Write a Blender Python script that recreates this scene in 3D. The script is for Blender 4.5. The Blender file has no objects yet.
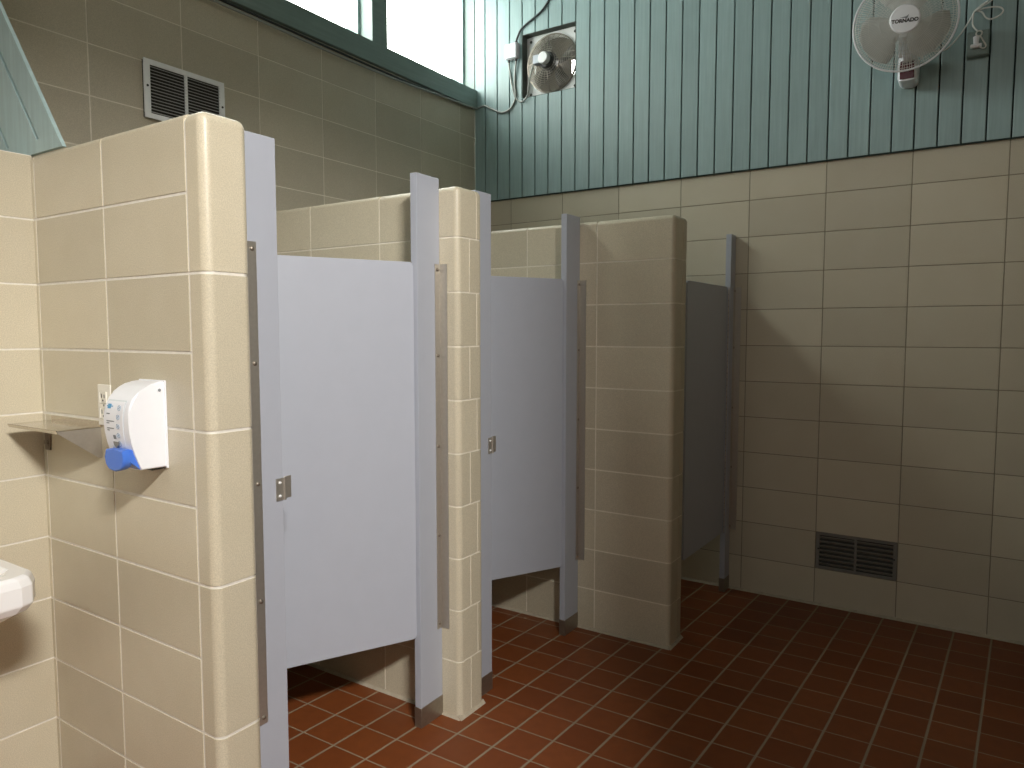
import bpy, bmesh, math, random
from mathutils import Vector, Matrix
random.seed(7)
SC = bpy.context.scene
COL = SC.collection
H = .2032

# ------------------------------------------------------------------ materials
MATS = {}
def newmat(name):
    m = bpy.data.materials.new(name); m.use_nodes = True
    nt = m.node_tree
    for n in list(nt.nodes):
        if n.type != 'OUTPUT_MATERIAL': nt.nodes.remove(n)
    out = [n for n in nt.nodes if n.type == 'OUTPUT_MATERIAL'][0]
    b = nt.nodes.new('ShaderNodeBsdfPrincipled')
    nt.links.new(b.outputs[0], out.inputs[0])
    MATS[name] = m
    return m, nt, b, out
def N(nt, t, **kw):
    n = nt.nodes.new(t)
    for k, v in kw.items():
        if k.startswith('i_'):
            key = k[2:]; key = int(key) if key.isdigit() else key
            n.inputs[key].default_value = v
        else: setattr(n, k, v)
    return n
def L(nt, a, b): nt.links.new(a, b)
def mathn(nt, op, a, b=None, c=None):
    n = nt.nodes.new('ShaderNodeMath'); n.operation = op
    for i, v in enumerate((a, b, c)):
        if v is None: continue
        if isinstance(v, (int, float)): n.inputs[i].default_value = v
        else: L(nt, v, n.inputs[i])
    return n.outputs[0]
def noise(nt, scale, detail=3, rough=.55, vec=None):
    n = N(nt, 'ShaderNodeTexNoise'); n.inputs['Scale'].default_value = scale
    n.inputs['Detail'].default_value = detail; n.inputs['Roughness'].default_value = rough
    if vec is None:
        tc = N(nt, 'ShaderNodeTexCoord'); vec = tc.outputs['Object']
    L(nt, vec, n.inputs['Vector'])
    return n.outputs['Fac']
def mix(nt, fac, a, b):
    n = nt.nodes.new('ShaderNodeMix'); n.data_type = 'RGBA'
    if isinstance(fac, (int, float)): n.inputs[0].default_value = fac
    else: L(nt, fac, n.inputs[0])
    for s, v in ((6, a), (7, b)):
        if isinstance(v, tuple): n.inputs[s].default_value = (*v[:3], 1)
        else: L(nt, v, n.inputs[s])
    return n.outputs[2]
def rng(nt, v, a, b, c, d):
    n = nt.nodes.new('ShaderNodeMapRange'); L(nt, v, n.inputs[0])
    for i, x in enumerate((a, b, c, d)): n.inputs[i+1].default_value = x
    return n.outputs[0]
def bump(nt, b, h, strength=.1, dist=.002):
    n = N(nt, 'ShaderNodeBump'); n.inputs['Strength'].default_value = strength; n.inputs['Distance'].default_value = dist
    L(nt, h, n.inputs['Height']); L(nt, n.outputs[0], b.inputs['Normal'])
def simple(name, col, rough=.5, metal=0, var=.06, scale=30, bmp=0, spec=.5, coat=0):
    m, nt, b, o = newmat(name)
    f = noise(nt, scale)
    c = mix(nt, f, tuple(x*(1-var) for x in col), tuple(min(1, x*(1+var)) for x in col))
    L(nt, c, b.inputs['Base Color'])
    b.inputs['Roughness'].default_value = rough; b.inputs['Metallic'].default_value = metal
    b.inputs['Specular IOR Level'].default_value = spec
    if coat: b.inputs['Coat Weight'].default_value = coat; b.inputs['Coat Roughness'].default_value = .1
    if bmp: bump(nt, b, noise(nt, scale*6), bmp)
    return m

def make_block(name, col, rough=.34):
    m, nt, b, o = newmat(name)
    at = N(nt, 'ShaderNodeAttribute'); at.attribute_name = 'tone'
    f1 = noise(nt, 330, 3, .7); f2 = noise(nt, 7, 4)
    c1 = mix(nt, rng(nt, f1, .38, .62, 0, 1), tuple(x*.86 for x in col), tuple(x*1.12 for x in col))
    c2 = mix(nt, rng(nt, f2, .3, .7, 0, .30), c1, (col[0]*.86, col[1]*.84, col[2]*.78))
    hsv = N(nt, 'ShaderNodeHueSaturation'); L(nt, c2, hsv.inputs['Color'])
    L(nt, rng(nt, at.outputs['Fac'], 0, 1, .93, 1.07), hsv.inputs['Value'])
    L(nt, hsv.outputs[0], b.inputs['Base Color'])
    L(nt, rng(nt, f2, .3, .7, rough-.04, rough+.08), b.inputs['Roughness'])
    bump(nt, b, noise(nt, 260, 3), .05, .001)
    return m
BLOCK = make_block('glazed_block', (.585, .53, .405))
BLOCKC = make_block('glazed_block_matt', (.575, .522, .405), .45)
MORTAR = simple('light_mortar', (.74, .71, .64), .85, var=.15, scale=60, bmp=.3)
MORTARM = simple('tan_mortar', (.80, .75, .64), .85, var=.15, scale=60, bmp=.3)
COVE = simple('cove_grout', (.44, .38, .29), .8, var=.25, scale=45, bmp=.3)
MORTARD = simple('dark_mortar', (.27, .235, .175), .9, var=.2, scale=40, bmp=.3)
DOORM = simple('blue_grey_paint', (.425, .45, .515), .42, var=.03, scale=14, bmp=.05)
STEEL = simple('brushed_steel', (.50, .47, .42), .40, .75, var=.1, scale=80)
POLISH = simple('polished_steel', (.62, .58, .52), .18, 1, var=.08, scale=60)
DSTEEL = simple('dull_steel', (.34, .30, .25), .42, .85, var=.15, scale=60)
WHITE = simple('white_plastic', (.83, .85, .90), .28, var=.02)
WHITEP = simple('white_paint', (.78, .80, .80), .45, var=.05)
CERAM = simple('white_ceramic', (.88, .88, .89), .12, var=.01, coat=.5)
BLUE = simple('blue_plastic', (.07, .20, .72), .25, var=.03)
BLACK = simple('black_plastic', (.02, .02, .02), .4, var=.1)
DARK = simple('dark_recess', (.05, .047, .04), .8, var=.2)
GREY = simple('grey_metal', (.28, .28, .27), .5, .6, var=.1)
DGREY = simple('grey_register_paint', (.22, .21, .19), .5, .1, var=.1)
RED = simple('dark_red_panel', (.10, .02, .03), .25, var=.1)
IVORY = simple('ivory_plastic', (.80, .78, .70), .35, var=.03)
FANW = simple('off_white_plastic', (.62, .63, .60), .4, var=.03)
CORD = simple('white_cord_rubber', (.66, .67, .64), .5, var=.05)
CORDG = simple('grey_cord_rubber', (.34, .36, .34), .5, var=.05)
CORDB = simple('black_cord_rubber', (.03, .035, .035), .5, var=.1)
CREAM = simple('tan_plaster', (.22, .19, .15), .8, var=.05)
INKG = simple('grey_print', (.22, .24, .26), .5)
INKB = simple('blue_print', (.10, .35, .60), .5)
LABELP = simple('pale_label_print', (.66, .72, .76), .35, var=.02)

def make_teal(name, col, grain='z'):
    m, nt, b, o = newmat(name)
    tc = N(nt, 'ShaderNodeTexCoord'); mp = N(nt, 'ShaderNodeMapping')
    L(nt, tc.outputs['Object'], mp.inputs[0])
    mp.inputs['Scale'].default_value = (60, 60, 3) if grain == 'z' else (60, 3, 60)
    f = noise(nt, 1, 4, .6, mp.outputs[0]); f2 = noise(nt, 9, 4)
    at = N(nt, 'ShaderNodeAttribute'); at.attribute_name = 'tone'
    c = mix(nt, rng(nt, f, .3, .7, 0, 1), tuple(x*.88 for x in col), tuple(x*1.08 for x in col))
    c = mix(nt, rng(nt, f2, .35, .75, 0, .2), c, tuple(x*.7 for x in col))
    hsv = N(nt, 'ShaderNodeHueSaturation'); L(nt, c, hsv.inputs['Color'])
    L(nt, rng(nt, at.outputs['Fac'], 0, 1, .94, 1.06), hsv.inputs['Value'])
    L(nt, hsv.outputs[0], b.inputs['Base Color'])
    b.inputs['Roughness'].default_value = .42
    bump(nt, b, f, .25, .0015)
    return m
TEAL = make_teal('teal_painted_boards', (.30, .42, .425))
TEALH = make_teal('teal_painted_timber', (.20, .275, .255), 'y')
TEAL_LIT = make_teal('lit_teal_paint', (.42, .56, .56))  # lighter copy of the siding teal; the brightness of lit boards is in the colour
TEALD = simple('dark_teal_gap', (.03, .055, .05), .8)

def make_floor():
    m, nt, b, o = newmat('terracotta_tiles')
    g = N(nt, 'ShaderNodeTexCoord'); sep = N(nt, 'ShaderNodeSeparateXYZ'); L(nt, g.outputs['Object'], sep.inputs[0])
    M = Matrix(((.15836, .0073), (.00125, .15196))).inverted()
    dx = mathn(nt, 'SUBTRACT', sep.outputs[0], 1.1428); dy = mathn(nt, 'SUBTRACT', sep.outputs[1], -1.9518)
    u = mathn(nt, 'ADD', mathn(nt, 'MULTIPLY', dx, M[0][0]), mathn(nt, 'MULTIPLY', dy, M[0][1]))
    v = mathn(nt, 'ADD', mathn(nt, 'MULTIPLY', dx, M[1][0]), mathn(nt, 'MULTIPLY', dy, M[1][1]))
    def edge(t):
        f = mathn(nt, 'FRACT', t)
        return mathn(nt, 'MINIMUM', f, mathn(nt, 'SUBTRACT', 1, f))
    wob = mathn(nt, 'MULTIPLY', mathn(nt, 'SUBTRACT', noise(nt, 60, 2), .5), .012)
    d = mathn(nt, 'ADD', mathn(nt, 'MINIMUM', mathn(nt, 'SUBTRACT', edge(u), .006), mathn(nt, 'ADD', edge(v), .004)), wob)
    tile = rng(nt, d, .016, .030, 0, 1)
    comb = N(nt, 'ShaderNodeCombineXYZ'); L(nt, mathn(nt, 'FLOOR', u), comb.inputs[0]); L(nt, mathn(nt, 'FLOOR', v), comb.inputs[1])
    wn = N(nt, 'ShaderNodeTexWhiteNoise'); wn.noise_dimensions = '2D'; L(nt, comb.outputs[0], wn.inputs['Vector'])
    f2 = noise(nt, 22, 5, .6); f3 = noise(nt, 2.2, 3)
    c = mix(nt, wn.outputs['Value'], (.175, .047, .013), (.225, .064, .018))
    c = mix(nt, rng(nt, f2, .35, .7, 0, .35), c, (.135, .037, .013))
    gr = mix(nt, f3, (.24, .18, .12), (.32, .25, .17))
    L(nt, mix(nt, tile, gr, c), b.inputs['Base Color'])
    L(nt, rng(nt, tile, 0, 1, .8, .42), b.inputs['Roughness'])
    b.inputs['Specular IOR Level'].default_value = .25
    bump(nt, b, tile, .35, .002)
    return m
FLOORM = make_floor()

def make_glass():
    m, nt, b, o = newmat('window_glass')
    nt.nodes.remove(b)
    t = N(nt, 'ShaderNodeBsdfTransparent'); t.inputs[0].default_value = (.96, .98, .96, 1)
    g = N(nt, 'ShaderNodeBsdfGlossy'); g.inputs['Roughness'].default_value = .02
    lw = N(nt, 'ShaderNodeLayerWeight'); fac = mathn(nt, 'ADD', mathn(nt, 'MULTIPLY', mathn(nt, 'POWER', lw.outputs['Facing'], 4), .35), .03)
    mx = N(nt, 'ShaderNodeMixShader'); L(nt, fac, mx.inputs[0]); L(nt, t.outputs[0], mx.inputs[1]); L(nt, g.outputs[0], mx.inputs[2])
    L(nt, mx.outputs[0], o.inputs[0])
    return m
GLASS = make_glass()
def make_mesh_wire():
    return simple('grey_guard_wire', (.25, .23, .195), .4, .7, var=.1)
WIREG = make_mesh_wire()

# ------------------------------------------------------------------ mesh builder
WORLD_ORIGIN = {}
class MB:
    def __init__(s):
        s.bm = bmesh.new(); s.tl = s.bm.faces.layers.float.new('tone')
    def _merge(s, tb, mat, tone, xf):
        tl = tb.faces.layers.float.get('tone') or tb.faces.layers.float.new('tone')
        for f in tb.faces: f.material_index = mat; f[tl] = tone
        if xf is not None: bmesh.ops.transform(tb, matrix=xf, verts=tb.verts)
        bmesh.ops.recalc_face_normals(tb, faces=tb.faces)
        me = bpy.data.meshes.new('tmp'); tb.to_mesh(me); tb.free()
        s.bm.from_mesh(me); bpy.data.meshes.remove(me)
    def box(s, lo, hi, r=0, seg=3, edges=None, mat=0, tone=.5, xf=None, taper=None):
        tb = bmesh.new(); bmesh.ops.create_cube(tb, size=1)
        c = [(a+b)/2 for a, b in zip(lo, hi)]; d = [b-a for a, b in zip(lo, hi)]
        for v in tb.verts: v.co = Vector([c[i]+v.co[i]*d[i] for i in range(3)])
        if r:
            def key(e):
                m_ = (e.verts[0].co+e.verts[1].co)/2; k = ''
                for i, ax in enumerate('xyz'):
                    if abs(m_[i]-hi[i]) < 1e-6: k += '+'+ax
                    elif abs(m_[i]-lo[i]) < 1e-6: k += '-'+ax
                return k
            es = [e for e in tb.edges if edges is None or key(e) in edges]
            bmesh.ops.bevel(tb, geom=es, offset=r, segments=seg, profile=.5, affect='EDGES')
        s._merge(tb, mat, tone, xf)
    def prism(s, poly, axis, a, b, r=0, seg=2, mat=0, tone=.5, xf=None):
        """poly in the two other axes (in xyz order), swept along axis from a to b"""
        tb = bmesh.new()
        def P(p, t):
            q = list(p); q.insert('xyz'.index(axis), t); return tb.verts.new(q)
        A = [P(p, a) for p in poly]; B = [P(p, b) for p in poly]
        fa = tb.faces.new(A); fb = tb.faces.new(B[::-1])
        for i in range(len(poly)):
            j = (i+1) % len(poly); tb.faces.new((A[i], B[i], B[j], A[j]))
        if r:
            es = list(fa.edges)+list(fb.edges)
            bmesh.ops.bevel(tb, geom=es, offset=r, segments=seg, profile=.5, affect='EDGES')
        s._merge(tb, mat, tone, xf)
    def cyl(s, p0, p1, r0, r1=None, seg=20, mat=0, tone=.5, xf=None):
        s.lathe(p0, p1, [(0, 0), (r0, 0), (r0 if r1 is None else r1, (Vector(p1)-Vector(p0)).length), (0, (Vector(p1)-Vector(p0)).length)], seg, mat, tone, xf)
    def lathe(s, p0, p1, prof, seg=24, mat=0, tone=.5, xf=None):
        """prof: (radius, distance along p0->p1)"""
        p0 = Vector(p0); ax = (Vector(p1)-p0).normalized()
        u = ax.orthogonal().normalized(); w = ax.cross(u)
        tb = bmesh.new(); rings = []
        for r, h in prof:
            if r < 1e-6: rings.append([tb.verts.new(p0+ax*h)]); continue
            rings.append([tb.verts.new(p0+ax*h+(u*math.cos(t)+w*math.sin(t))*r) for t in [2*math.pi*i/seg for i in range(seg)]])
        for A, B in zip(rings, rings[1:]):
            for i in range(seg):
                j = (i+1) % seg
                if len(A) == 1 and len(B) == 1: continue
                if len(A) == 1: tb.faces.new((A[0], B[i], B[j]))
                elif len(B) == 1: tb.faces.new((A[i], B[0], A[j]))
                else: tb.faces.new((A[i], B[i], B[j], A[j]))
        s._merge(tb, mat, tone, xf)
    def tube(s, pts, r, seg=8, mat=0, closed=False, smooth=0, xf=None):
        P = [Vector(p) for p in pts]
        if smooth:
            Q = []; n = len(P)
            for i in range(n if closed else n-1):
                a = P[(i-1) % n] if closed or i > 0 else P[0]; b = P[i]; c = P[(i+1) % n]
                d = P[(i+2) % n] if closed or i+2 < n else P[-1]
                for k in range(smooth):
                    t = k/smooth
                    Q.append(.5*((2*b)+(c-a)*t+(2*a-5*b+4*c-d)*t*t+(3*b-a-3*c+d)*t**3))
            if not closed: Q.append(P[-1])
            P = Q
        n = len(P); tb = bmesh.new(); rings = []; up = None
        for i in range(n):
            if closed: t = P[(i+1) % n]-P[i-1]
            else: t = P[min(i+1, n-1)]-P[max(i-1, 0)]
            t.normalize()
            if up is None: up = t.orthogonal().normalized()
            up = (up-t*up.dot(t)).normalized(); w = t.cross(up)
            rings.append([tb.verts.new(P[i]+(up*math.cos(a)+w*math.sin(a))*r) for a in [2*math.pi*k/seg for k in range(seg)]])
        for i in range(n if closed else n-1):
            A, B = rings[i], rings[(i+1) % n]
            for k in range(seg): tb.faces.new((A[k], A[(k+1) % seg], B[(k+1) % seg], B[k]))
        if not closed:
            tb.faces.new(rings[0][::-1]); tb.faces.new(rings[-1])
        s._merge(tb, mat, .5, xf)
    def ball(s, c, r, mat=0, seg=12, scale=(1, 1, 1), xf=None):
        tb = bmesh.new(); bmesh.ops.create_uvsphere(tb, u_segments=seg, v_segments=max(6, seg//2), radius=r)
        for v in tb.verts: v.co = Vector([v.co[i]*scale[i]+c[i] for i in range(3)])
        s._merge(tb, mat, .5, xf)
    def obj(s, name, mats, parent=None, origin=None, smooth=True):
        bm = s.bm
        if smooth:
            for f in bm.faces: f.smooth = True
            for e in bm.edges:
                if len(e.link_faces) == 2 and e.calc_face_angle(0) > math.radians(38): e.smooth = False
        if parent is not None: o0 = WORLD_ORIGIN[parent.name]
        elif origin is not None: o0 = Vector(origin)
        else:
            xs = [v.co for v in bm.verts]
            o0 = Vector(((min(v.x for v in xs)+max(v.x for v in xs))/2, (min(v.y for v in xs)+max(v.y for v in xs))/2, min(v.z for v in xs)))
        bmesh.ops.translate(bm, verts=bm.verts, vec=-o0)
        me = bpy.data.meshes.new(name); bm.to_mesh(me); bm.free()
        for m in (mats if isinstance(mats, (list, tuple)) else [mats]): me.materials.append(m)
        ob = bpy.data.objects.new(name, me); COL.objects.link(ob)
        if parent is not None: ob.parent = parent
        else: ob.location = o0
        WORLD_ORIGIN[ob.name] = o0
        if smooth:
            wn = ob.modifiers.new('weighted', 'WEIGHTED_NORMAL'); wn.keep_sharp = True; wn.weight = 100
        return ob
def tag(o, label, cat, group=None):
    o['label'] = label; o['category'] = cat
    if group: o['group'] = group
    return o
def thing(name, loc, label, cat, group=None):
    o = bpy.data.objects.new(name, None); COL.objects.link(o); o.location = loc
    o.empty_display_size = .05
    WORLD_ORIGIN[o.name] = Vector(loc)
    return tag(o, label, cat, group)
def struct(o): o['kind'] = 'structure'; return o

# ------------------------------------------------------------------ block walls
def slab_block(mb, P, u0, u1, z0, z1, j, tone, mat=0):
    """one block face; P(u, z, depth) -> world point (depth into the wall)"""
    tb = bmesh.new(); h = j/2; c = .0016
    a, b, lo, hi = u0+h, u1-h, z0+h, z1-h
    if b-a < .004 or hi-lo < .004: tb.free(); return
    R0 = [tb.verts.new(P(x, z, 0)) for x, z in ((a+c, lo+c), (b-c, lo+c), (b-c, hi-c), (a+c, hi-c))]
    R1 = [tb.verts.new(P(x, z, .0012)) for x, z in ((a, lo), (b, lo), (b, hi), (a, hi))]
    R2 = [tb.verts.new(P(x, z, .008)) for x, z in ((a, lo), (b, lo), (b, hi), (a, hi))]
    tb.faces.new(R0)
    for A, B in ((R0, R1), (R1, R2)):
        for i in range(4): tb.faces.new((A[i], A[(i+1) % 4], B[(i+1) % 4], B[i]))
    tb.faces.new(R2[::-1])
    mb._merge(tb, mat, tone, None)
def edges_list(lo, hi, off, pitch):
    v = [lo]; k = math.ceil((lo-off)/pitch+1e-6)
    while off+k*pitch < hi-1e-6: v.append(off+k*pitch); k += 1
    return v+[hi]
def block_field(mb, P, us, zs, j, skip=None):
    for a, b in zip(us, us[1:]):
        for c, d in zip(zs, zs[1:]):
            if skip and skip((a+b)/2, (c+d)/2): continue
            slab_block(mb, P, a, b, c, d, j, random.random())

# --- floor, ceiling
XR = 4.4; YB = -6.6; ZC = 4.12; XW = -.29
def floor():
    m = MB(); m.box((XW-.3, YB-.2, -.1), (XR+.2, .3, 0)); struct(m.obj('floor', FLOORM, origin=(0, 0, 0), smooth=False))
    m = MB(); m.box((XW-.3, YB-.2, ZC), (XR+.2, .3, ZC+.12)); struct(m.obj('ceiling', simple('green_painted_ceiling', (.17, .19, .17), .8), smooth=False))
floor()

# --- far wall (y = 0)
def wall_far():
    m = MB(); P = lambda u, z, d: (u, d, z)
    # louvre opening x 2.0..2.4, z .2032..2*.2032
    us = edges_list(XW, 3.25, 0, .3997); zs = [H*i for i in range(12)]+[2.405]
    block_field(m, P, us, zs, .0042, lambda x, z: 1.99 < x < 2.40 and .2 < z < .41)
    # mortar body with the louvre recess
    y0, y1 = .0018, .20
    m.box((XW, y0, 0), (1.9985, y1, 2.405), mat=1); m.box((2.3982, y0, 0), (3.25, y1, 2.405), mat=1)
    m.box((1.9985, y0, 0), (2.3982, y1, .2032), mat=1); m.box((1.9985, y0, .4064), (2.3982, y1, 2.405), mat=1)
    m.box((1.9985, .12, .2032), (2.3982, y1, .4064), mat=1)
    m.prism([(-.014, 0), (.003, 0), (.003, .014)], 'x', XW, 3.25, mat=2)
    struct(m.obj('wall_far', [BLOCKC, MORTARD, COVE], origin=(0, 0, 0)))
    # timber siding above
    m = MB(); zb = 2.405; hx0, hx1, hz0, hz1 = .1, .5, 3.045, 3.455
    f = -.018
    g = .0034
    xs = [XW]+[round(.1*i, 3) for i in range(-2, 33)]
    for a, b in zip(xs, xs[1:]):
        t = random.random()
        segs = [(zb, ZC)]
        if a > hx0-.01 and b < hx1+.01: segs = [(zb, hz0), (hz1, ZC)]
        for c, d in segs:
            m.box((a+g, f, c), (b-g, .004, d), r=.0022, seg=1, edges=('-x-y', '+x-y'), tone=t)
    for lo, hi in (((XW, .004, zb), (hx0, .2, ZC)), ((hx1, .004, zb), (3.25, .2, ZC)), ((hx0, .004, zb), (hx1, .2, hz0)), ((hx0, .004, hz1), (hx1, .2, ZC))):
        m.box(lo, hi, mat=1)
    m.box((XW, -.0125, zb-.006), (3.25, .0, zb), mat=1)
    struct(m.obj('wall_far_upper', [TEAL, TEALD], origin=(0, 0, 0)))
wall_far()

# --- window wall (x = XW)
ZS0, ZS1, ZW1 = 3.04, 3.165, 3.93
WINS = [(-.904, -.022), (-1.93, -1.028), (-2.955, -2.054)]
def wall_window():
    m = MB(); P = lambda u, z, d: (XW-d, u, z)
    us = edges_list(YB, 0, -.185, .4057); zs = [H*i for i in range(15)]+[ZS0]
    block_field(m, P, us, zs, .0055, lambda y, z: False)
    m.box((XW-.2, YB, 0), (XW-.002, 0, ZS0), mat=1)
    struct(m.obj('wall_left', [BLOCKC, MORTARM], origin=(0, 0, 0)))
    m = MB()
    m.box((XW-.2, YB, ZS0), (XW+.022, 0, ZS1), r=.006, seg=2, edges=('+x+z', '+x-z'))
    m.box((XW-.2, YB, ZW1), (XW+.022, 0, ZC))
    ys = [0]
    prev = 0.0
    for a, b in WINS:
        m.box((XW-.2, b, ZS1), (XW+(.012 if prev < 0 else .002), prev, ZW1))
        prev = a
    m.box((XW-.2, YB, ZS1), (XW+.012, prev, ZW1))
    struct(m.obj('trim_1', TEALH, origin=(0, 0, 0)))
    for i, (a, b) in enumerate(WINS):
        m = MB(); x0, x1 = XW-.125, XW-.085; w = .018
        m.box((x0, a, ZS1), (x1, a+w, ZW1)); m.box((x0, b-w, ZS1), (x1, b, ZW1))
        m.box((x0, a+w, ZS1), (x1, b-w, ZS1+.02)); m.box((x0, a+w, ZW1-w), (x1, b-w, ZW1))
        fr = struct(m.obj('window_%d' % (i+1), TEAL_LIT, origin=(XW-.12, (a+b)/2, ZS1), smooth=False))
        m = MB(); m.box((x0+.02, a+w, ZS1+.02), (x0+.026, b-w, ZW1-w)); m.obj('pane', GLASS, fr, smooth=False)
wall_window()

# --- chase wall behind the sinks, x = .2, plus the unseen rest of the room
def wall_near():
    m = MB(); P = lambda u, z, d: (.2-d, u, z)
    block_field(m, P, edges_list(YB, -3.055, -3.062-.36, .3997), [0]+[H*i+.023 for i in range(1, 10)]+[2.052], .0055)
    m.box((.06, YB, 0), (.198, -3.056, 2.052), mat=1)
    struct(m.obj('wall_near_left', [BLOCK, MORTAR], origin=(0, 0, 0)))
    m = MB(); m.box((2.96, -3.42, 0), (3.16, 0, ZC)); struct(m.obj('wall_right', CREAM, smooth=False))
    m = MB(); m.box((XR, YB, 0), (XR+.15, -2.9, ZC)); struct(m.obj('wall_near_right', CREAM, smooth=False))
    m = MB(); m.box((XW-.2, YB-.15, 0), (XR+.15, YB, ZC)); struct(m.obj('wall_back', CREAM, smooth=False))
    m = MB(); m.box((3.30, YB, 3.275), (3.45, -2.9, ZC)); struct(m.obj('light_block_soffit', CREAM, smooth=False))  # unseen soffit, added to keep the main area light off the upper window wall
    m = MB(); m.box((3.16, -2.9, 0), (XR+.15, -2.75, ZC)); struct(m.obj('wall_inner_right', CREAM, smooth=False))
wall_near()

# teal gusset boards above the first partition and the sink wall
def gusset():
    root = thing('gusset_panel', (-.1, -3.05, 2.054), 'brightly lit teal boarded triangular panel rising from the top of the nearest tiled partition', 'panel')
    def xr(z): return .401-(z-2.047)*.7386
    y0, y1 = -3.057, -3.045
    m = MB(); m.prism([(-.29, 2.054), (.397, 2.054), (.366, 2.094), (-.29, 2.094)], 'y', y0, y1)
    m.obj('bottom_rail', TEAL_LIT, root, smooth=False)
    z0 = 2.094
    for a, b in ((0, .112), (.128, .314), (.330, .52), (.536, .65)):
        z1a = z0+(xr(z0)-a+.29)/.7386; z1b = z0+(xr(z0)-b+.29)/.7386
        m = MB(); m.prism([(xr(z0)-b, z0), (xr(z0)-a, z0), (-.29, z1a), (-.29, z1b)], 'y', y0, y1, tone=random.random())
        m.obj('board', TEAL_LIT, root, smooth=False)
    m = MB(); m.prism([(-.29, 2.06), (xr(2.06)-.03, 2.06), (-.29, 2.06+(xr(2.06)-.03+.29)/.7386)], 'y', y1+.0005, y1+.012)
    m.obj('backing', TEALD, root, smooth=False)
gusset()

# ------------------------------------------------------------------ partitions
def partition(x1, y0, th, joint_off, end_kind, label, zoff, top, J=.0065, x_start=XW):
    m = MB(); y1 = y0+th; R = .026 if end_kind == 'tall' else .022; ins = .0018 if end_kind == 'tall' else .0020
    Z = [0]+[r*H+zoff for r in range(1, 10)]+[top]
    cols = edges_list(x_start, x1, joint_off, .3997)
    if end_kind == 'tall': xe = 1.018; cols = [c for c in cols if c < xe+1e-3]; cols = cols if abs(cols[-1]-xe) < .01 else cols+[xe]
    else:
        cols = [c for c in cols if c < x1-.2] ; xe = cols[-1]
        cols = cols
    h = J/2
    for a, b in zip(cols, cols[1:]):
        for r in range(10):
            e = ('-y+z', '+y+z') if r == 9 else ()
            m.box((a+h, y0, Z[r]+h), (b-h, y1, Z[r+1]-(h if r < 9 else 0)), r=.018 if e else 0, seg=5, edges=e, tone=random.random())
    def endblock(xa, za, zb, ya, yb, front, back, isTop, tone):
        e = []
        if front: e.append('+x-y')
        if back: e.append('+x+y')
        if isTop:
            e.append('+x+z')
            if front: e.append('-y+z')
            if back: e.append('+y+z')
        m.box((xa, ya, za), (x1, yb, zb), r=R, seg=6, edges=tuple(e), tone=tone)
    if end_kind == 'tall':
        for k in range(5):
            za, zb = Z[2*k]+h, Z[2*k+2]-(h if k < 4 else 0)
            endblock(xe+h, za, zb, y0, y1, True, True, k == 4, random.random())
    elif end_kind == 'alternate':
        for r in range(10):
            ys = y0+(.072 if r % 2 == 0 else .118)
            za, zb = Z[r]+h, Z[r+1]-(h if r < 9 else 0)
            endblock(xe+h, za, zb, y0, ys-h, True, False, r == 9, random.random())
            endblock(xe+h, za, zb, ys+h, y1, False, True, r == 9, random.random())
    else:
        for r in range(10):
            za, zb = Z[r]+h, Z[r+1]-(h if r < 9 else 0)
            endblock(xe+h, za, zb, y0, y0+.096, True, False, r == 9, random.random())
            endblock(xe+h, za, zb, y0+.096+J, y1, False, True, r == 9, random.random())
    # mortar core
    m.box((x_start, y0+ins, .001), (x1-ins, y1-ins, top-ins), r=R, seg=5, edges=('+x-y', '+x+y', '+x+z', '-y+z', '+y+z'), mat=1)
    # grout cove at the floor
    c = .010
    m.prism([(y0-c, 0), (y0+.004, 0), (y0+.004, c*1.4)], 'x', x_start, x1+.002, mat=2)
    m.prism([(x1-.004, 0), (x1+c, 0), (x1-.004, c*1.4)], 'y', y0-c*.6, y1, mat=2)
    return tag(m.obj('stall_partition', [BLOCK, MORTAR if end_kind == 'tall' else MORTARM, COVE]), label, 'partition')
T = .137
partition(1.089, -3.06, T, 1.018, 'tall', 'nearest tan glazed tile partition, carrying the soap dispenser on its face', .023, 2.050, .0086)
partition(1.086, -2.02, .157, .695, 'alternate', 'middle tan glazed tile partition with a narrow end of alternating blocks between two grey doors', .022, 2.038)
partition(1.538, -.985, .165, 1.143, 'plain', 'farthest tan glazed tile partition, standing out into the room before the darkest door', .006, 2.034)

# ------------------------------------------------------------------ stall fronts
ZD0, ZD1, ZP0, ZP1 = .348, 1.752, .0, 2.057
def pilaster(root, xf, ya, yb, ztop, leg, bracket):
    """bracket: 'left' = against wall on its low-y side, 'right' = high-y side"""
    tk = .030
    m = MB(); m.box((xf-tk, ya, .045), (xf, yb, ztop), r=.002, seg=2)
    p = m.obj('pilaster', DOORM, root)
    m = MB(); m.box((xf-tk-.0018, ya-.0018, 0), (xf+.0018, yb+(.0018 if bracket == 'left' else 0), .078), r=.0008, seg=1)
    m.obj('shoe', DSTEEL, p)
    if leg < .01: return p
    b = MB(); wy = yb if bracket == 'right' else ya; s = -1 if bracket == 'right' else 1
    a0, a1 = sorted((wy, wy+s*leg))
    b.box((xf+.0002, a0, .352), (xf+.0022, a1, 1.752))
    w0, w1 = sorted((wy+s*.0002, wy+s*.0022))
    b.box((xf+.0002, w0, .352), (xf+.036, w1, 1.752))
    br = b.obj('bracket', STEEL, p, smooth=False)
    for z in (.372, .72, 1.065, 1.41, 1.732):
        q = MB(); q.lathe((xf+.002, wy+s*(leg-.014), z), (xf+.01, wy+s*(leg-.014), z), [(0, 0), (.0068, 0), (.006, .003), (.003, .0048), (0, .005)], 12)
        q.obj('screw', DSTEEL, br)
    return p
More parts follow.
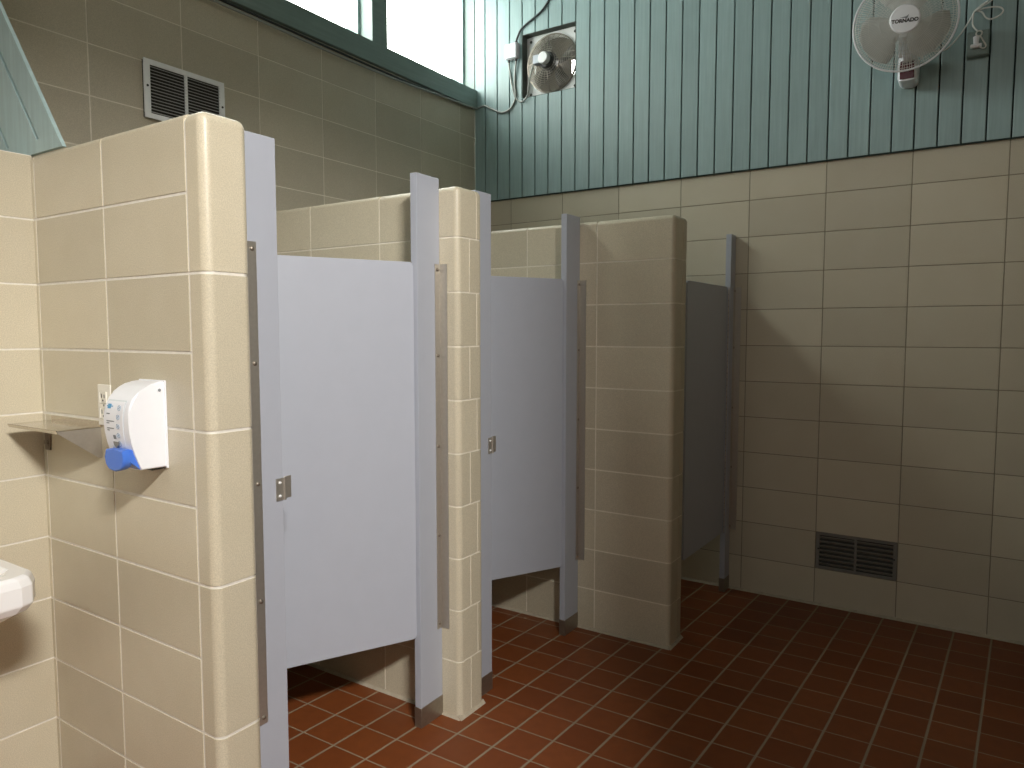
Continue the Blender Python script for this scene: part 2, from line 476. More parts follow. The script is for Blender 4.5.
def door(root, hx, hy, ang, width, hinge_beads=False):
    A = math.radians(ang)
    d = Vector((-math.sin(A), -math.cos(A), 0)); n = Vector((math.cos(A), -math.sin(A), 0))
    xf = Matrix(((d.x, n.x, 0, hx), (d.y, n.y, 0, hy), (0, 0, 1, 0), (0, 0, 0, 1)))
    m = MB(); tb = bmesh.new()
    w, r = width, .016
    poly = []
    for cx, cz, a0 in ((w-r, ZD0+r, -90), (w-r, ZD1-r, 0), (r, ZD1-r, 90), (r, ZD0+r, 180)):
        for k in range(5):
            t = math.radians(a0+k*22.5); poly.append((cx+r*math.cos(t), cz+r*math.sin(t)))
    m.prism(poly, 'y', -.025, 0, r=.002, seg=2, xf=xf)
    o = m.obj('door', DOORM, root)
    return o, xf, d, n
def stall(loc, label, left, right, hinge, ang, width, keeper=True, beads=False):
    root = thing('toilet_stall_front', loc, label, 'toilet stall')
    if left: pilaster(root, *left, 'left')
    pilaster(root, *right, 'right')
    o, xf, d, n = door(root, hinge[0], hinge[1], ang, width)
    # piano hinge along the hinge edge
    m = MB()
    if beads:
        z = ZD0+.004; k = 0
        while z < ZD1-.03:
            m.cyl((hinge[0]+.006, hinge[1]+.006, z), (hinge[0]+.006, hinge[1]+.006, z+.028), .0042, seg=8, mat=0); z += .034
        m.cyl((hinge[0]+.006, hinge[1]+.006, ZD0), (hinge[0]+.006, hinge[1]+.006, ZD1), .0032, seg=8, mat=1)
        m.obj('piano_hinge', [STEEL, DSTEEL], root)
    else:
        m.cyl((hinge[0]-.014, hinge[1]+.004, ZD0), (hinge[0]-.014, hinge[1]+.004, ZD1), .0035, seg=8)
        m.obj('hinge_pin', DSTEEL, root)
    if keeper:
        xp, ya, yb = left[:3]
        m = MB(); zc = 1.035
        m.box((xp, yb-.026, zc-.033), (xp+.003, yb+.001, zc+.033))
        m.cyl((xp+.003, yb+.003, zc-.033), (xp+.003, yb+.003, zc+.033), .0052, seg=10)
        m.box((xp-.001, yb+.005, zc-.030), (xp+.0012, yb+.030, zc+.036), r=.0006, seg=1)
        kp = m.obj('latch_keeper', STEEL, root)
        for z in (-.020, .020):
            q = MB(); q.lathe((xp+.003, yb-.013, zc+z), (xp+.01, yb-.013, zc+z), [(0, 0), (.005, 0), (.004, .0025), (0, .0035)], 12)
            q.obj('screw', WHITEP, kp)
    return root
Y1b, Y2b = -3.06+T, -2.02+.157
stall((1.0, -2.5, 0), 'blue-grey toilet stall front with the nearest and palest door swung slightly inward',
      (1.0, Y1b+.001, -2.767, 2.053, .080), (1.0, -2.15, -2.021, 2.071, .030), (.985, -2.153), 26.5, .60)
stall((1.05, -1.45, 0), 'mid-grey toilet stall front between the middle and farthest tile partitions',
      (1.05, Y2b+.001, -1.752, 2.050, .004), (1.05, -1.122, -.986, 2.060, .026), (1.035, -1.126), 27, .60)
stall((1.5, -.45, 0), 'dark grey toilet stall front with nearly closed door against the far wall',
      None, (1.53, -.092, -.004, 2.045, .026), (1.515, -.096), 1.0, .62, keeper=False, beads=True)

# ------------------------------------------------------------------ registers
def register(name, loc, label, axis, u0, u1, z0, z1, face, frame_mat, slat_mat, n, raised=.006, split=True, bw=.022, down=True, back=(-.03, -.016)):
    """axis 'x': lies in the x direction on a y=const wall facing -y ; 'y': on an x=const wall facing +x"""
    root = thing(name, loc, label, 'vent')
    def B(m, ua, ub, da, db, za, zb, **k):
        if axis == 'x': m.box((ua, face-db, za), (ub, face-da, zb), **k)
        else: m.box((face+da, ua, za), (face+db, ub, zb), **k)
    m = MB()
    B(m, u0, u1, -.004, raised, z1-bw, z1, r=.0015, seg=1); B(m, u0, u1, -.004, raised, z0, z0+bw, r=.0015, seg=1)
    B(m, u0, u0+bw+.004, -.004, raised, z0+bw, z1-bw); B(m, u1-bw-.004, u1, -.004, raised, z0+bw, z1-bw)
    if split: B(m, (u0+u1)/2-.006, (u0+u1)/2+.006, -.004, raised, z0+bw, z1-bw)
    m.obj('frame', frame_mat, root)
    m = MB(); zz0, zz1 = z0+bw, z1-bw; p = (zz1-zz0)/n
    for i in range(n):
        z = zz0+p*(i+.5); s = .5*p
        # tilted slat
        a = [(-.014, z+s*.85), (.004, z-s*.35), (.004, z-s*.55), (-.014, z+s*.6)]
        if not down: a = [(d, 2*z-q) for d, q in a]
        if axis == 'x': m.prism([(face-d, q) for d, q in a], 'x', u0+bw, u1-bw)
        else: m.prism([(face+d, q) for d, q in a], 'y', u0+bw, u1-bw)
    m.obj('louvres', slat_mat, root, smooth=False)
    m = MB(); B(m, u0+.004, u1-.004, back[0], back[1], z0+.004, z1-.004); m.obj('duct_back', DARK, root, smooth=False)
    for u in (u0+.013, u1-.013):
        m = MB(); z = (z0+z1)/2+.01
        if axis == 'x': m.cyl((u, face-raised, z), (u, face-raised-.002, z), .005, seg=10)
        else: m.cyl((face+raised, u, z), (face+raised+.002, u, z), .005, seg=10)
        m.obj('screw', BLACK, root)
    return root
register('wall_vent', (XW+.01, -2.2, 2.405), 'white louvred air vent high on the tan wall beneath the clerestory windows', 'y',
         -2.404, -2.020, 2.405, 2.65, XW+.0185, simple('bright_white_paint', (.90, .91, .91), .45), simple('grey_louvre_paint', (.62, .62, .60), .5), 15, raised=.004, back=(-.0183, -.0150))
register('wall_vent', (2.2, 0, .2032), 'dark grey louvred grille low on the far tiled wall near the floor', 'x',
         2.001, 2.396, .205, .4045, .006, DGREY, simple('grille_slat_paint', (.36, .35, .31), .5), 7, raised=.004, bw=.014, down=False)

# ------------------------------------------------------------------ soap dispenser
def dispenser():
    x0, x1, yw = .778, .898, -3.06
    root = thing('soap_dispenser', (.838, yw, 1.137), 'white wall soap dispenser with blue push lever on the nearest partition', 'soap dispenser')
    prof = [(-3.060, 1.367), (-3.074, 1.3672), (-3.088, 1.366), (-3.104, 1.361), (-3.120, 1.353), (-3.137, 1.341), (-3.151, 1.327), (-3.160, 1.308), (-3.164, 1.288), (-3.165, 1.262), (-3.163, 1.235), (-3.158, 1.208), (-3.150, 1.180), (-3.137, 1.147), (-3.134, 1.138), (-3.060, 1.137)]
    m = MB(); m.prism(prof, 'x', x0, x1, r=.006, seg=3); body = m.obj('housing', WHITE, root)
    m = MB(); m.box((x0-.002, yw-.006, 1.134), (x1+.003, yw-.0003, 1.370), r=.002, seg=2); m.obj('back_plate', WHITE, root)
    m = MB(); m.box((x0+.03, -3.10, 1.131), (x1-.012, -3.062, 1.1375)); m.obj('underside', BLACK, root)
    # curved front label following the profile
    def fy(z):
        for (ya, za), (yb, zb) in zip(prof, prof[1:]):
            if zb <= z <= za and za != zb: return ya+(yb-ya)*(z-za)/(zb-za)
        return -3.14
    def patch(mb, xa, xb, za, zb, off, mat=0, n=6, pinch=0):
        tb = bmesh.new(); rows = []
        for i in range(n+1):
            t = i/n; z = za+(zb-za)*t; y = fy(z)-off; w = pinch*(1-t)**2
            rows.append([tb.verts.new((xa+w, y, z)), tb.verts.new((xb-w, y, z)), tb.verts.new((xb-w, y+.0006, z)), tb.verts.new((xa+w, y+.0006, z))])
        for A, B in zip(rows, rows[1:]):
            for k in range(4): tb.faces.new((A[k], A[(k+1) % 4], B[(k+1) % 4], B[k]))
        tb.faces.new(rows[0][::-1]); tb.faces.new(rows[-1])
        mb._merge(tb, mat, .5, None)
    m = MB(); patch(m, x0+.012, x1-.020, 1.172, 1.322, .0012, n=14, pinch=.018); lab = m.obj('label', LABELP, body)
    m = MB(); patch(m, x0+.015, x1-.024, 1.20, 1.318, .0018, n=10, pinch=.004)
    m.obj('label_face', WHITE, lab)
    m = MB()
    patch(m, x0+.020, x0+.036, 1.299, 1.311, .0026, 1, 2); patch(m, x0+.016, x0+.046, 1.304, 1.3065, .0028, 1, 1)
    patch(m, x0+.019, x0+.034, 1.284, 1.2870, .0026, 0, 1)
    patch(m, x0+.019, x0+.056, 1.265, 1.2676, .0026, 0, 1); patch(m, x0+.019, x0+.032, 1.2595, 1.2620, .0026, 0, 1)
    patch(m, x0+.019, x0+.052, 1.246, 1.2486, .0026, 0, 1); patch(m, x0+.019, x0+.030, 1.2405, 1.2430, .0026, 0, 1)
    patch(m, x0+.044, x0+.056, 1.219, 1.230, .0030, 0, 2)
    m.obj('print', [INKG, INKB], lab)
    m = MB()
    for k, z in enumerate((1.302, 1.278, 1.254, 1.230, 1.208)):
        xx = x0+.076-k*.002; pts = [(xx+.0065*math.cos(t), fy(z+.0065*math.sin(t))-.0026, z+.0065*math.sin(t)) for t in [i*math.pi/6 for i in range(12)]]
        m.tube(pts, .0009, 5, closed=True); m.tube([(xx-.003, fy(z-.003)-.0026, z-.003), (xx+.003, fy(z+.003)-.0026, z+.003)], .0011, 5)
    m.obj('pictogram', simple('pale_blue_print', (.36, .45, .55), .5), lab)
    m = MB(); m.prism([(x0+.040, 1.212), (x0+.066, 1.212), (x0+.064, 1.203), (x0+.054, 1.196), (x0+.043, 1.203)], 'y', -3.163, -3.148)
    m.obj('level_window', GREY, body)
    m = MB()
    m.cyl((x1+.0002, -3.080, 1.345), (x1+.0022, -3.080, 1.345), .0065, seg=16, mat=0); m.cyl((x1+.002, -3.080, 1.345), (x1+.0026, -3.080, 1.345), .0042, seg=16, mat=1)
    m.obj('lock', [WHITE, INKG], body)
    m = MB(); m.cyl((x0+.03, -3.116, 1.3475), (x0+.03, -3.1185, 1.351), .005, seg=14); m.obj('lock', INKG, body)
    # push lever: a rounded tab in front of the mouth
    m = MB()
    m.prism([(.805, 1.193), (.845, 1.196), (.889, 1.196), (.893, 1.170), (.887, 1.153), (.870, 1.142), (.845, 1.136), (.818, 1.139), (.802, 1.152), (.797, 1.172)], 'y', -3.178, -3.152, r=.006, seg=3)
    m.prism([(-3.150, 1.195), (-3.160, 1.192), (-3.163, 1.165), (-3.134, 1.139), (-3.100, 1.139), (-3.13, 1.170)], 'x', .801, .892, r=.002, seg=2)
    m.obj('push_lever', BLUE, root)
dispenser()

def outlet():
    x0, x1, y, z0, z1 = .556, .626, -3.06, 1.227, 1.347
    root = thing('wall_outlet', ((x0+x1)/2, y, z0), 'ivory duplex wall outlet half hidden behind the soap dispenser', 'outlet')
    m = MB(); m.box((x0, y-.006, z0), (x1, y-.0002, z1), r=.003, seg=2); m.obj('cover_plate', IVORY, root)
    for k, z in enumerate((1.264, 1.310)):
        m = MB(); m.box(((x0+x1)/2-.017, y-.0085, z-.016), ((x0+x1)/2+.017, y-.006, z+.016), r=.003, seg=2); r = m.obj('receptacle', IVORY, root)
        m = MB()
        m.box(((x0+x1)/2-.009, y-.0092, z-.002), ((x0+x1)/2-.006, y-.0084, z+.010)); m.box(((x0+x1)/2+.006, y-.0092, z-.002), ((x0+x1)/2+.009, y-.0084, z+.008))
        m.cyl(((x0+x1)/2, y-.0084, z-.009), ((x0+x1)/2, y-.0093, z-.009), .003, seg=8); m.obj('slots', BLACK, r)
    m = MB(); m.lathe(((x0+x1)/2, y-.0058, 1.287), ((x0+x1)/2, y-.02, 1.287), [(0, 0), (.0035, 0), (.003, .0015), (0, .002)], 10); m.obj('screw', GREY, root)
outlet()

def shelf():
    root = thing('wall_shelf', (.38, -3.06, 1.1), 'stainless steel utility shelf in the corner beside the soap dispenser', 'shelf')
    y0, y1, z = -3.185, -3.0605, 1.222
    m = MB()
    m.box((.262, y0, z-.0025), (.560, y1, z))
    m.prism([(y0, z), (y0+.002, z), (y0+.006, z-.010), (y0+.004, z-.010)], 'x', .262, .560)
    m.box((.262, -3.0625, z), (.560, -3.0607, z+.014))
    m.obj('plate', POLISH, root, smooth=False)
    m = MB(); m.prism([(y1-.0005, z-.003), (y1-.0005, z-.092), (y1-.010, z-.092), (y0+.004, z-.008), (y0+.004, z-.003)], 'x', .5575, .5600)
    m.obj('bracket', STEEL, root, smooth=False)
    m = MB(); m.box((.222, -3.066, z-.098), (.252, -3.0607, z-.003), r=.001, seg=1); m.box((.226, -3.072, z-.080), (.248, -3.066, z-.066), r=.002, seg=1)
    m.obj('bracket', DSTEEL, root, smooth=False)
shelf()

def sink():
    yR, xF, zT = -3.272, .655, .862
    root = thing('wash_basin', (.43, -3.6, .70), 'white ceramic wash basin on the wall, its rounded corner entering at the frame edge', 'sink')
    # plan outline with clipped corners
    def outline(inset, xback=.201):
        c = .055; x1, ya, yb = xF-inset, -3.90+inset, yR-inset
        return [(xback, ya), (x1-c, ya), (x1-.012, ya+c*.6), (x1, ya+c), (x1, yb-c), (x1-.012, yb-c*.45), (x1-c, yb), (xback, yb)]
    tb = bmesh.new(); levels = [(.012, .765), (.0, .785), (.0, .835), (.006, .855), (.014, .862)]
    rings = [[tb.verts.new((x, y, z)) for x, y in outline(i)] for i, z in levels]
    inner = [(.045, .862, .31), (.06, .848, .32), (.10, .77, .34), (.14, .745, .36)]
    for i, z, xb in inner: rings.append([tb.verts.new((x, y, z)) for x, y in outline(i, xb)])
    for A, B in zip(rings, rings[1:]):
        for k in range(8): tb.faces.new((A[k], A[(k+1) % 8], B[(k+1) % 8], B[k]))
    tb.faces.new(rings[-1]); 
    low = [tb.verts.new((x, y, z)) for (x, y), z in zip(outline(.12), [.69]*8)]
    for k in range(8): tb.faces.new((low[k], low[(k+1) % 8], rings[0][(k+1) % 8], rings[0][k]))
    tb.faces.new(low[::-1])
    m = MB(); m._merge(tb, 0, .5, None); b = m.obj('basin', CERAM, root, smooth=False)
    mod = b.modifiers.new('bevel', 'BEVEL'); mod.width = .004; mod.segments = 3; mod.limit_method = 'ANGLE'; mod.angle_limit = math.radians(28)
    m = MB(); m.cyl((.27, -3.6, .862), (.27, -3.6, .93), .018); m.tube([(.27, -3.6, .92), (.30, -3.6, .965), (.36, -3.6, .96), (.385, -3.6, .92)], .010, 10, smooth=5)
    m.obj('tap', STEEL, root)
    m = MB(); m.cyl((.43, -3.6, .745), (.43, -3.6, .749), .022); m.obj('drain', STEEL, root)
sink()

# ------------------------------------------------------------------ exhaust fan in the siding
def exhaust():
    x0, x1, z0, z1 = .1035, .4965, 3.049, 3.451; cx, cz, yp = .3, 3.25, .040
    root = thing('exhaust_fan', (cx, yp, z0), 'square exhaust fan with round wire guard recessed in the teal siding', 'fan')
    m = MB(); tb = bmesh.new(); seg = 40; R = .186
    # plate with a round hole
    def ring(r, y): return [tb.verts.new((cx+r*math.cos(2*math.pi*k/seg), y, cz+r*math.sin(2*math.pi*k/seg))) for k in range(seg)]
    hw, hh = (x1-x0)/2, (z1-z0)/2
    def sq(y):
        out = []
        for k in range(seg):
            t = 2*math.pi*k/seg; c, s = math.cos(t), math.sin(t); q = min(hw/max(abs(c), 1e-6), hh/max(abs(s), 1e-6)); out.append(tb.verts.new((cx+c*q, y, cz+s*q)))
        return out
    rs = [sq(yp+.004), sq(yp), ring(R, yp), ring(R-.006, yp+.045), ring(R-.008, yp+.045), ring(R-.002, yp+.004)]
    for A, B in zip(rs, rs[1:]+rs[:1]):
        for k in range(seg): tb.faces.new((A[k], A[(k+1) % seg], B[(k+1) % seg], B[k]))
    m._merge(tb, 0, .5, None); m.obj('mounting_plate', WHITEP, root)
    m = MB()
    for a, b in ((x0-.003, x0-.0003), (x1+.0003, x1+.003)): m.box((a, -.017, z0-.003), (b, .19, z1+.003))
    m.box((x0-.003, -.017, z1+.0003), (x1+.003, .19, z1+.003)); m.box((x0-.003, -.017, z0-.003), (x1+.003, .19, z0-.0003))
    m.obj('opening_liner', simple('dark_teal_liner', (.10, .12, .105), .8, var=.2), root, smooth=False)  # liner coloured darker and greyer than the siding boards
    # wire guard dome
    m = MB()
    def prof(t): return R*.99*math.sin(t), -.075*math.cos(t)**.8+.0
    for t in [math.radians(x) for x in (18, 23, 28, 33, 38, 43, 48, 53, 58, 63, 68, 73, 78, 82, 86, 90)]:
        r, dy = prof(min(t, math.pi/2-1e-4)); m.tube([(cx+r*math.cos(a), yp-.004+dy, cz+r*math.sin(a)) for a in [2*math.pi*k/36 for k in range(36)]], .0014 if t < 1.5 else .0035, 4, closed=True)
    for k in range(28):
        a = 2*math.pi*k/28; pts = []
        for t in [math.radians(x) for x in (20, 35, 50, 65, 78, 89.9)]:
            r, dy = prof(t); pts.append((cx+r*math.cos(a), yp-.004+dy, cz+r*math.sin(a)))
        m.tube(pts, .0010 if k % 7 else .0022, 4)
    m.obj('guard', WIREG, root)
    # motor
    m = MB(); m.lathe((cx, yp-.03, cz), (cx, -1, cz), [(0, 0), (.058, 0), (.060, .03), (.048, .068), (.0, .070)], 28); mo = m.obj('motor', BLACK, root)
    m = MB(); m.lathe((cx, yp-.093, cz), (cx, -1, cz), [(0, 0), (.036, 0), (.038, .008), (.038, .034), (.033, .042), (0, .043)], 28); m.obj('motor_cap', WHITEP, mo)
    m = MB(); m.box((cx-.078, yp-.125, cz-.026), (cx-.030, yp-.080, cz+.028), r=.004, seg=2); m.obj('wiring_box', simple('pale_blue_box', (.42, .46, .52), .4), mo)
    m = MB(); m.cyl((cx, yp+.10, cz), (cx, yp-.02, cz), .012); m.obj('shaft', DSTEEL, mo)
    for k in range(4):
        a = k*math.pi/2+.5; tb = bmesh.new(); vs = []
        for r_, wdt, tw in ((.03, .03, .9), (.08, .06, .7), (.13, .085, .5), (.172, .08, .4)):
            row = []
            for s_ in (-1, 0, 1):
                ang = a+s_*wdt/r_*.5; row.append(tb.verts.new((cx+r_*math.cos(ang), yp+.035+s_*wdt*.5*math.sin(tw)*.6, cz+r_*math.sin(ang))))
            vs.append(row)
        for A, B in zip(vs, vs[1:]):
            for i in range(2): tb.faces.new((A[i], A[i+1], B[i+1], B[i]))
        mm = MB(); mm._merge(tb, 0, .5, None); o = mm.obj('blade', DARK, root)
        so = o.modifiers.new('thick', 'SOLIDIFY'); so.thickness = .002
    # outer louvre shutter, one leaf lifted so daylight shows
    m = MB()
    zz = z0+.02; k = 0
    while zz < z1-.03:
        op = k in (2, 3)
        if op:
            for xa, xb in ((x0+.004, cx+.085), (cx+.15, x1-.004)): m.prism([(.145, zz-.003), (.147, zz-.003), (.147, zz+.066), (.145, zz+.066)], 'x', xa, xb)
        else: m.prism([(.150, zz-.004), (.152, zz-.004), (.145, zz+.064), (.143, zz+.064)], 'x', x0+.004, x1-.004)
        zz += .056; k += 1
    m.box((x0+.002, .142, z0+.002), (x1-.002, .156, z0+.022)); m.box((x0+.002, .142, z1-.026), (x1-.002, .156, z1-.002))
    m.obj('shutter', simple('dusty_shutter', (.20, .17, .13), .7, var=.2), root, smooth=False)
    for sx in (-1, 1):
        for sz in (-1, 1):
            m = MB(); m.lathe((cx+sx*.165, yp+.001, cz+sz*.170), (cx+sx*.165, -1, cz+sz*.170), [(0, 0), (.009, 0), (.009, .004), (.005, .008), (0, .008)], 10)
            m.obj('bolt', BLACK, root)
exhaust()

def jbox():
    root = thing('junction_box', (.03, -.018, 3.31), 'white electrical box on the teal siding next to the exhaust fan', 'electrical box')
    m = MB(); m.box((-.012, -.055, 3.305), (.082, -.0185, 3.405), r=.007, seg=3); m.obj('enclosure', WHITE, root)
    m = MB(); m.box((-.008, -.062, 3.309), (.078, -.055, 3.401), r=.005, seg=3); m.obj('cover', WHITE, root)
    for x, za, zb in ((.065, 3.404, 3.418), (.006, 3.306, 3.292), (.062, 3.306, 3.292)):
        m = MB(); m.cyl((x, -.035, za), (x, -.035, zb), .009, seg=12); m.obj('cable_gland', BLACK, root)
jbox()
def cable(name, pts, r, mat, label, smooth=6):
    m = MB(); m.tube(pts, r, 8, smooth=smooth); return tag(m.obj(name, mat), label, 'cable')
yc = -.026
cable('power_cable', [(.065, -.034, 3.419), (.072, -.030, 3.445), (.095, yc, 3.487), (.149, yc, 3.519), (.209, yc, 3.545), (.268, yc, 3.581), (.309, yc, 3.629), (.34, yc, 3.70), (.35, yc, 3.85), (.35, yc, 4.11)], .0062, CORDB,
      'black cable rising from the white electrical box up the teal siding')
cable('fan_cable', [(.004, -.034, 3.291), (.010, yc, 3.22), (.024, yc, 3.15), (.052, yc, 3.060), (.101, yc, 3.024), (.150, -.035, 3.050), (.180, -.06, 3.11), (.205, -.08, 3.165), (.225, -.082, 3.216)], .0058, CORDG,
      'grey cable looping from the white electrical box to the exhaust fan motor')
cable('wall_cable', [(.062, -.034, 3.291), (.048, yc, 3.20), (.047, yc, 3.13), (.055, yc, 3.080), (.040, yc, 3.028), (.002, yc, 2.990), (-.061, yc, 2.980), (-.139, yc, 3.017), (-.200, -.028, 3.048), (-.250, -.035, 3.040), (-.258, -.08, 3.031),
      (-.257, -.449, 3.016), (-.257, -.829, 2.998), (-.259, -1.309, 2.993), (-.259, -1.768, 2.999), (-.259, -2.119, 3.000), (-.259, -2.7, 3.005), (-.259, -4.2, 3.01)], .0065, CORDG,
      'long grey cable drooping from the box and running under the window sill beam')
cable('sill_cable', [(-.276, -.06, 3.036), (-.276, -.5, 3.028), (-.276, -.9, 3.020), (-.276, -1.4, 3.022), (-.276, -2.1, 3.026), (-.276, -4.2, 3.03)], .006, CORDB,
      'thin black cable tight beneath the teal window sill beam')

# ------------------------------------------------------------------ wall fan
def wallfan():
    global FANROOT
    C0 = Vector((2.366, -.30, 2.925)); R = .214
    nrm = Vector((.10, -1, -.10)).normalized()     # facing direction
    up = (Vector((0, 0, 1))-nrm*nrm.z).normalized(); rt = nrm.cross(up)*-1
    rt = up.cross(nrm)*-1 if False else Vector.cross(nrm, up)*-1
    if rt.x < 0: rt = -rt
    def P(a, r, d): return C0+rt*(r*math.cos(a))+up*(r*math.sin(a))+nrm*d
    root = thing('wall_fan', (2.375, -.02, 2.70), 'white oscillating wall fan with round wire guard mounted on the teal siding', 'fan')
    FANROOT = root
    def front(r): t = r/R; return .055*(1-t**2.6)
    def rear(r): t = r/R; return -.075*(1-t**3)
    m = MB(); n = 126
    for k in range(n):
        a = 2*math.pi*k/n; m.tube([P(a+.10*(1-r/R), r, front(r)) for r in (.062, .10, .14, .175, .20, R-.002)], .0013, 4)
    for r, w in ((.105, .0011), (.150, .0011), (.192, .0013), (.204, .0013)):
        m.tube([P(2*math.pi*k/48, r, front(r)+.001) for k in range(48)], w, 5, closed=True)
    g = m.obj('front_guard', FANW, root)
    m = MB(); m.tube([P(2*math.pi*k/64, R, 0) for k in range(64)], .0048, 8, closed=True); m.obj('guard_rim', WHITE, root)
    m = MB()
    for k in range(72):
        a = 2*math.pi*k/72; m.tube([P(a, r, rear(r)) for r in (.05, .10, .15, .185, R-.002)], .0010, 4)
    for r in (.11, .17): m.tube([P(2*math.pi*k/48, r, rear(r)) for k in range(48)], .0012, 5, closed=True)
    m.obj('rear_guard', FANW, root)
    m = MB(); ps = C0+nrm*.046
    m.lathe(ps, ps+nrm, [(0, 0), (.063, 0), (.064, .006), (.058, .0115), (.02, .013), (0, .013)], 40); hub = m.obj('hub_badge', WHITE, root)
    # blades
    for k in range(3):
        tb = bmesh.new(); rows = []
        for r, a0, a1 in ((.035, -.7, .7), (.07, -.72, .78), (.11, -.74, .86), (.15, -.68, .90), (.180, -.5, .80), (.190, -.2, .5)):
            rows.append([tb.verts.new(P(2*math.pi*k/3+1.42+a0+(a1-a0)*i/6, r, -.010+(.5-i/6)*.035)) for i in range(7)])
        for A, B in zip(rows, rows[1:]):
            for i in range(6): tb.faces.new((A[i], A[i+1], B[i+1], B[i]))
        mm = MB(); mm._merge(tb, 0, .5, None); o = mm.obj('blade', simple('grey_white_blade', (.50, .52, .50), .3) if 'grey_white_blade' not in MATS else MATS['grey_white_blade'], root)
        so = o.modifiers.new('thick', 'SOLIDIFY'); so.thickness = .002
    m = MB(); m.lathe(C0-nrm*.02, C0+nrm, [(0, 0), (.036, 0), (.036, .045), (0, .05)], 24); m.obj('blade_hub', WHITE, root)
    m = MB(); m.lathe(C0-nrm*.16, C0+nrm, [(0, 0), (.038, .004), (.056, .03), (.058, .075), (.048, .092), (0, .095)], 28); m.obj('motor_housing', WHITE, root)
    # neck and base
    m = MB(); m.box((2.352, -.20, 2.79), (2.395, -.10, 2.90), r=.012, seg=3)
    m.prism([(-.215, 2.80), (-.195, 2.80), (-.195, 2.90), (-.225, 2.91)], 'x', 2.336, 2.352, r=.003)
    m.obj('neck', WHITE, root)
    m = MB(); m.box((2.327, -.150, 2.704), (2.413, -.019, 2.83), r=.028, seg=5, edges=('-x-z', '+x-z', '-x-y', '+x-y', '-x+z', '+x+z')); bs = m.obj('control_base', WHITE, root)
    m = MB(); m.box((2.339, -.156, 2.712), (2.401, -.149, 2.797), r=.003, seg=2); cp = m.obj('control_panel', RED, bs)
    m = MB()
    for i in range(4): m.cyl((2.352+i*.012, -.155, 2.786), (2.352+i*.012, -.160, 2.786), .0045, seg=10)
    m.obj('button', BLACK, cp)
    m = MB(); m.ball((2.372, -.1562, 2.765), .0022); m.obj('indicator', WHITEP, cp)
    # badge lettering
    mx = Matrix((( rt.x, up.x, nrm.x, 0), (rt.y, up.y, nrm.y, 0), (rt.z, up.z, nrm.z, 0), (0, 0, 0, 1)))
    cu = bpy.data.curves.new('t', 'FONT'); cu.body = 'TORNADO'; cu.size = .0215; cu.align_x = 'CENTER'; cu.extrude = .0004; cu.offset = .0009
    to = bpy.data.objects.new('t', cu); COL.objects.link(to)
    bpy.context.view_layer.update()
    me = bpy.data.meshes.new_from_object(to.evaluated_get(bpy.context.evaluated_depsgraph_get()))
    bpy.data.objects.remove(to); bpy.data.curves.remove(cu)
    tb = bmesh.new(); tb.from_mesh(me); bpy.data.meshes.remove(me)
    base = C0+nrm*.0598-up*.016
    tilt = Matrix.Rotation(math.radians(-2), 4, 'Z')
    m = MB(); m._merge(tb, 0, .5, Matrix.Translation(base) @ mx @ tilt)
    bird = [(-.020, .024), (.004, .026), (.016, .033), (.012, .022), (.006, .016), (.000, .020)]
    tb = bmesh.new(); A = [tb.verts.new((x, y-.002, 0)) for x, y in bird]; tb.faces.new(A)
    r = bmesh.ops.extrude_face_region(tb, geom=tb.faces[:]); bmesh.ops.translate(tb, verts=[v for v in r['geom'] if isinstance(v, bmesh.types.BMVert)], vec=(0, 0, .0006))
    m._merge(tb, 1, .5, Matrix.Translation(base) @ mx)
    m.obj('badge_lettering', [BLACK, INKG], hub, smooth=False)
wallfan()

def corner_outlet():
    root = thing('outlet_box', (2.65, -.018, 2.80), 'teal painted outlet box on the siding beside the wall fan, holding its plug', 'electrical box')
    m = MB(); m.box((2.607, -.062, 2.792), (2.697, -.0185, 2.905), r=.004, seg=2); m.obj('enclosure', TEALH, root)
    m = MB(); m.box((2.611, -.066, 2.798), (2.693, -.062, 2.899), r=.002, seg=2); m.obj('cover_plate', TEALH, root)
    pl = FANROOT
    m = MB()
    m.box((2.622, -.092, 2.822), (2.668, -.0665, 2.838), r=.005, seg=3)
    m.cyl((2.645, -.080, 2.838), (2.645, -.080, 2.872), .011, .013, seg=14)
    pb = m.obj('plug', WHITE, pl)
    m = MB(); m.tube([(2.655+.012*math.cos(a), -.082, 2.884+.012*math.sin(a)) for a in [i*math.pi/6 for i in range(12)]], .0035, 6, closed=True)
    m.tube([(2.660, -.082, 2.872), (2.672, -.086, 2.848), (2.684, -.082, 2.822), (2.672, -.086, 2.812), (2.655, -.090, 2.826)], .0032, 6, smooth=5)
    m.obj('cord_strain', CORD, pb)
corner_outlet()
m_ = MB(); m_.tube([(2.413, -.09, 2.80), (2.448, -.07, 2.846), (2.52, -.045, 2.850), (2.575, -.035, 2.907), (2.612, -.035, 2.965), (2.629, -.035, 3.000), (2.640, -.036, 3.012), (2.658, -.034, 3.028), (2.694, -.034, 3.052), (2.73, -.034, 3.11), (2.745, -.034, 3.20),
      (2.735, -.036, 3.12), (2.705, -.040, 3.046), (2.665, -.040, 3.020), (2.634, -.042, 3.004), (2.627, -.045, 2.975), (2.629, -.05, 2.935), (2.648, -.078, 2.898)], .0036, 8, smooth=6); m_.obj('cord', CORD, FANROOT)
m_ = MB()
m_.tube([(2.634, -.046, 3.004), (2.662, -.048, 2.990), (2.678, -.05, 2.962), (2.700, -.05, 2.950), (2.733, -.05, 2.960), (2.745, -.05, 2.978), (2.732, -.05, 2.995), (2.700, -.05, 3.004), (2.665, -.05, 3.004), (2.640, -.048, 3.000)], .0034, 7, smooth=5)
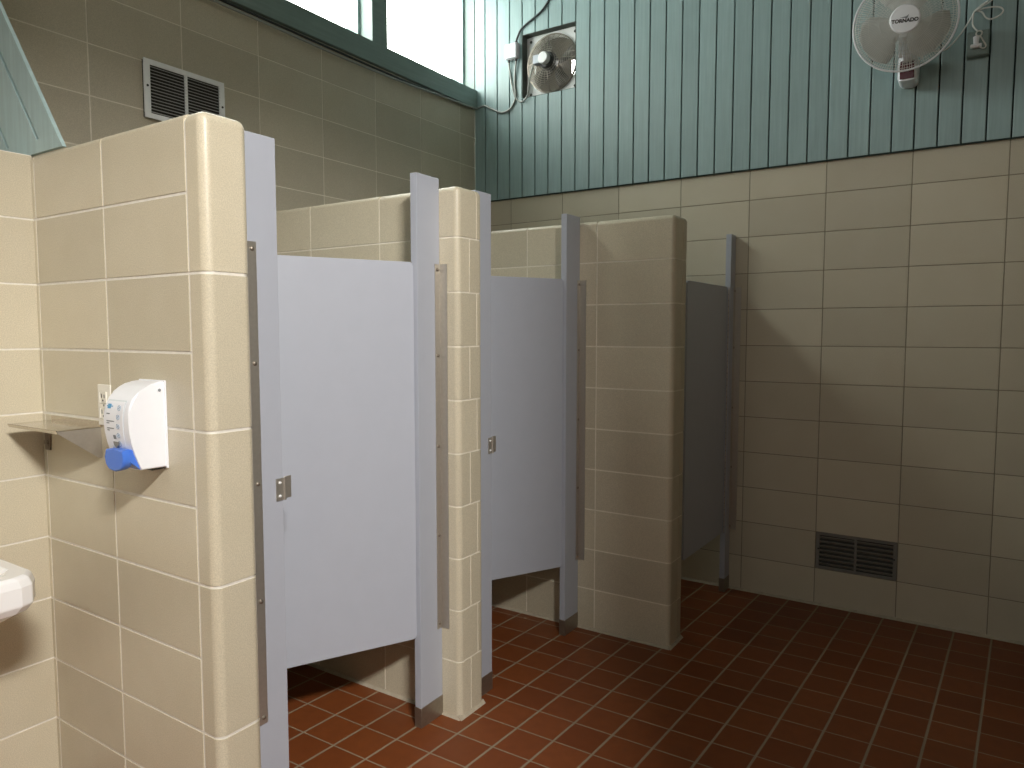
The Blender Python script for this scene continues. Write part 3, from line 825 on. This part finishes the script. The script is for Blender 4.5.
m_.tube([(2.638, -.052, 2.998), (2.668, -.055, 3.020), (2.70, -.055, 3.06), (2.735, -.05, 3.16)], .0034, 7, smooth=5)
m_.obj('cord_loop', CORD, FANROOT)

# ------------------------------------------------------------------ light
w = bpy.data.worlds.new('daylight'); SC.world = w; w.use_nodes = True
bg = w.node_tree.nodes.get('Background') or w.node_tree.nodes.new('ShaderNodeBackground')
bg.inputs[0].default_value = (1.0, 1.0, .97, 1); bg.inputs[1].default_value = 12.5
for a, b in WINS:
    l = bpy.data.lights.new('window_portal', 'AREA'); l.shape = 'RECTANGLE'; l.size = b-a; l.size_y = ZW1-ZS1; l.cycles.is_portal = True
    o = bpy.data.objects.new('window_portal', l); COL.objects.link(o); o.location = (XW-.09, (a+b)/2, (ZS1+ZW1)/2)
    o.rotation_euler = Vector((1, 0, 0)).to_track_quat('-Z', 'Z').to_euler()
def area(name, loc, target, sx, sy, power, col):
    l = bpy.data.lights.new(name, 'AREA'); l.shape = 'RECTANGLE'; l.size = sx; l.size_y = sy; l.energy = power; l.color = col
    o = bpy.data.objects.new(name, l); COL.objects.link(o); o.location = loc
    o.rotation_euler = (Vector(target)-Vector(loc)).to_track_quat('-Z', 'Y').to_euler()
area('daylight_opening', (4.25, -4.7, 3.5), (1.6, -3.0, .6), .8, .26, 262, (1.0, .965, .91))

area('far_wall_fill', (1.9, -6.3, 3.75), (1.9, 0, 2.9), 3.0, .5, 24, (.96, 1.0, .98))  # added fill lamp that evens out the far wall; no window stands here

# ------------------------------------------------------------------ camera
cam = bpy.data.cameras.new('camera'); co = bpy.data.objects.new('camera', cam); COL.objects.link(co)
yaw, pitch, roll, f = .5779, -.0718, -.0002, 719.5
fw = Vector((-math.sin(yaw)*math.cos(pitch), math.cos(yaw)*math.cos(pitch), math.sin(pitch)))
r_ = Vector((math.cos(yaw), math.sin(yaw), 0)); u_ = r_.cross(fw)
r2 = r_*math.cos(roll)+u_*math.sin(roll); u2 = -r_*math.sin(roll)+u_*math.cos(roll)
co.matrix_world = Matrix(((r2.x, u2.x, -fw.x, 2.7222), (r2.y, u2.y, -fw.y, -4.1623), (r2.z, u2.z, -fw.z, 1.4981), (0, 0, 0, 1)))
cam.sensor_fit = 'HORIZONTAL'; cam.sensor_width = 36; cam.lens = 36*f/1024; cam.clip_start = .02
SC.camera = co
SC.view_settings.view_transform = 'Standard'; SC.view_settings.look = 'None'; SC.view_settings.gamma = 1
SC.view_settings.use_curve_mapping = False; SC.view_settings.exposure = 0
SC.cycles.use_denoising = True; SC.cycles.max_bounces = 8; SC.cycles.diffuse_bounces = 6
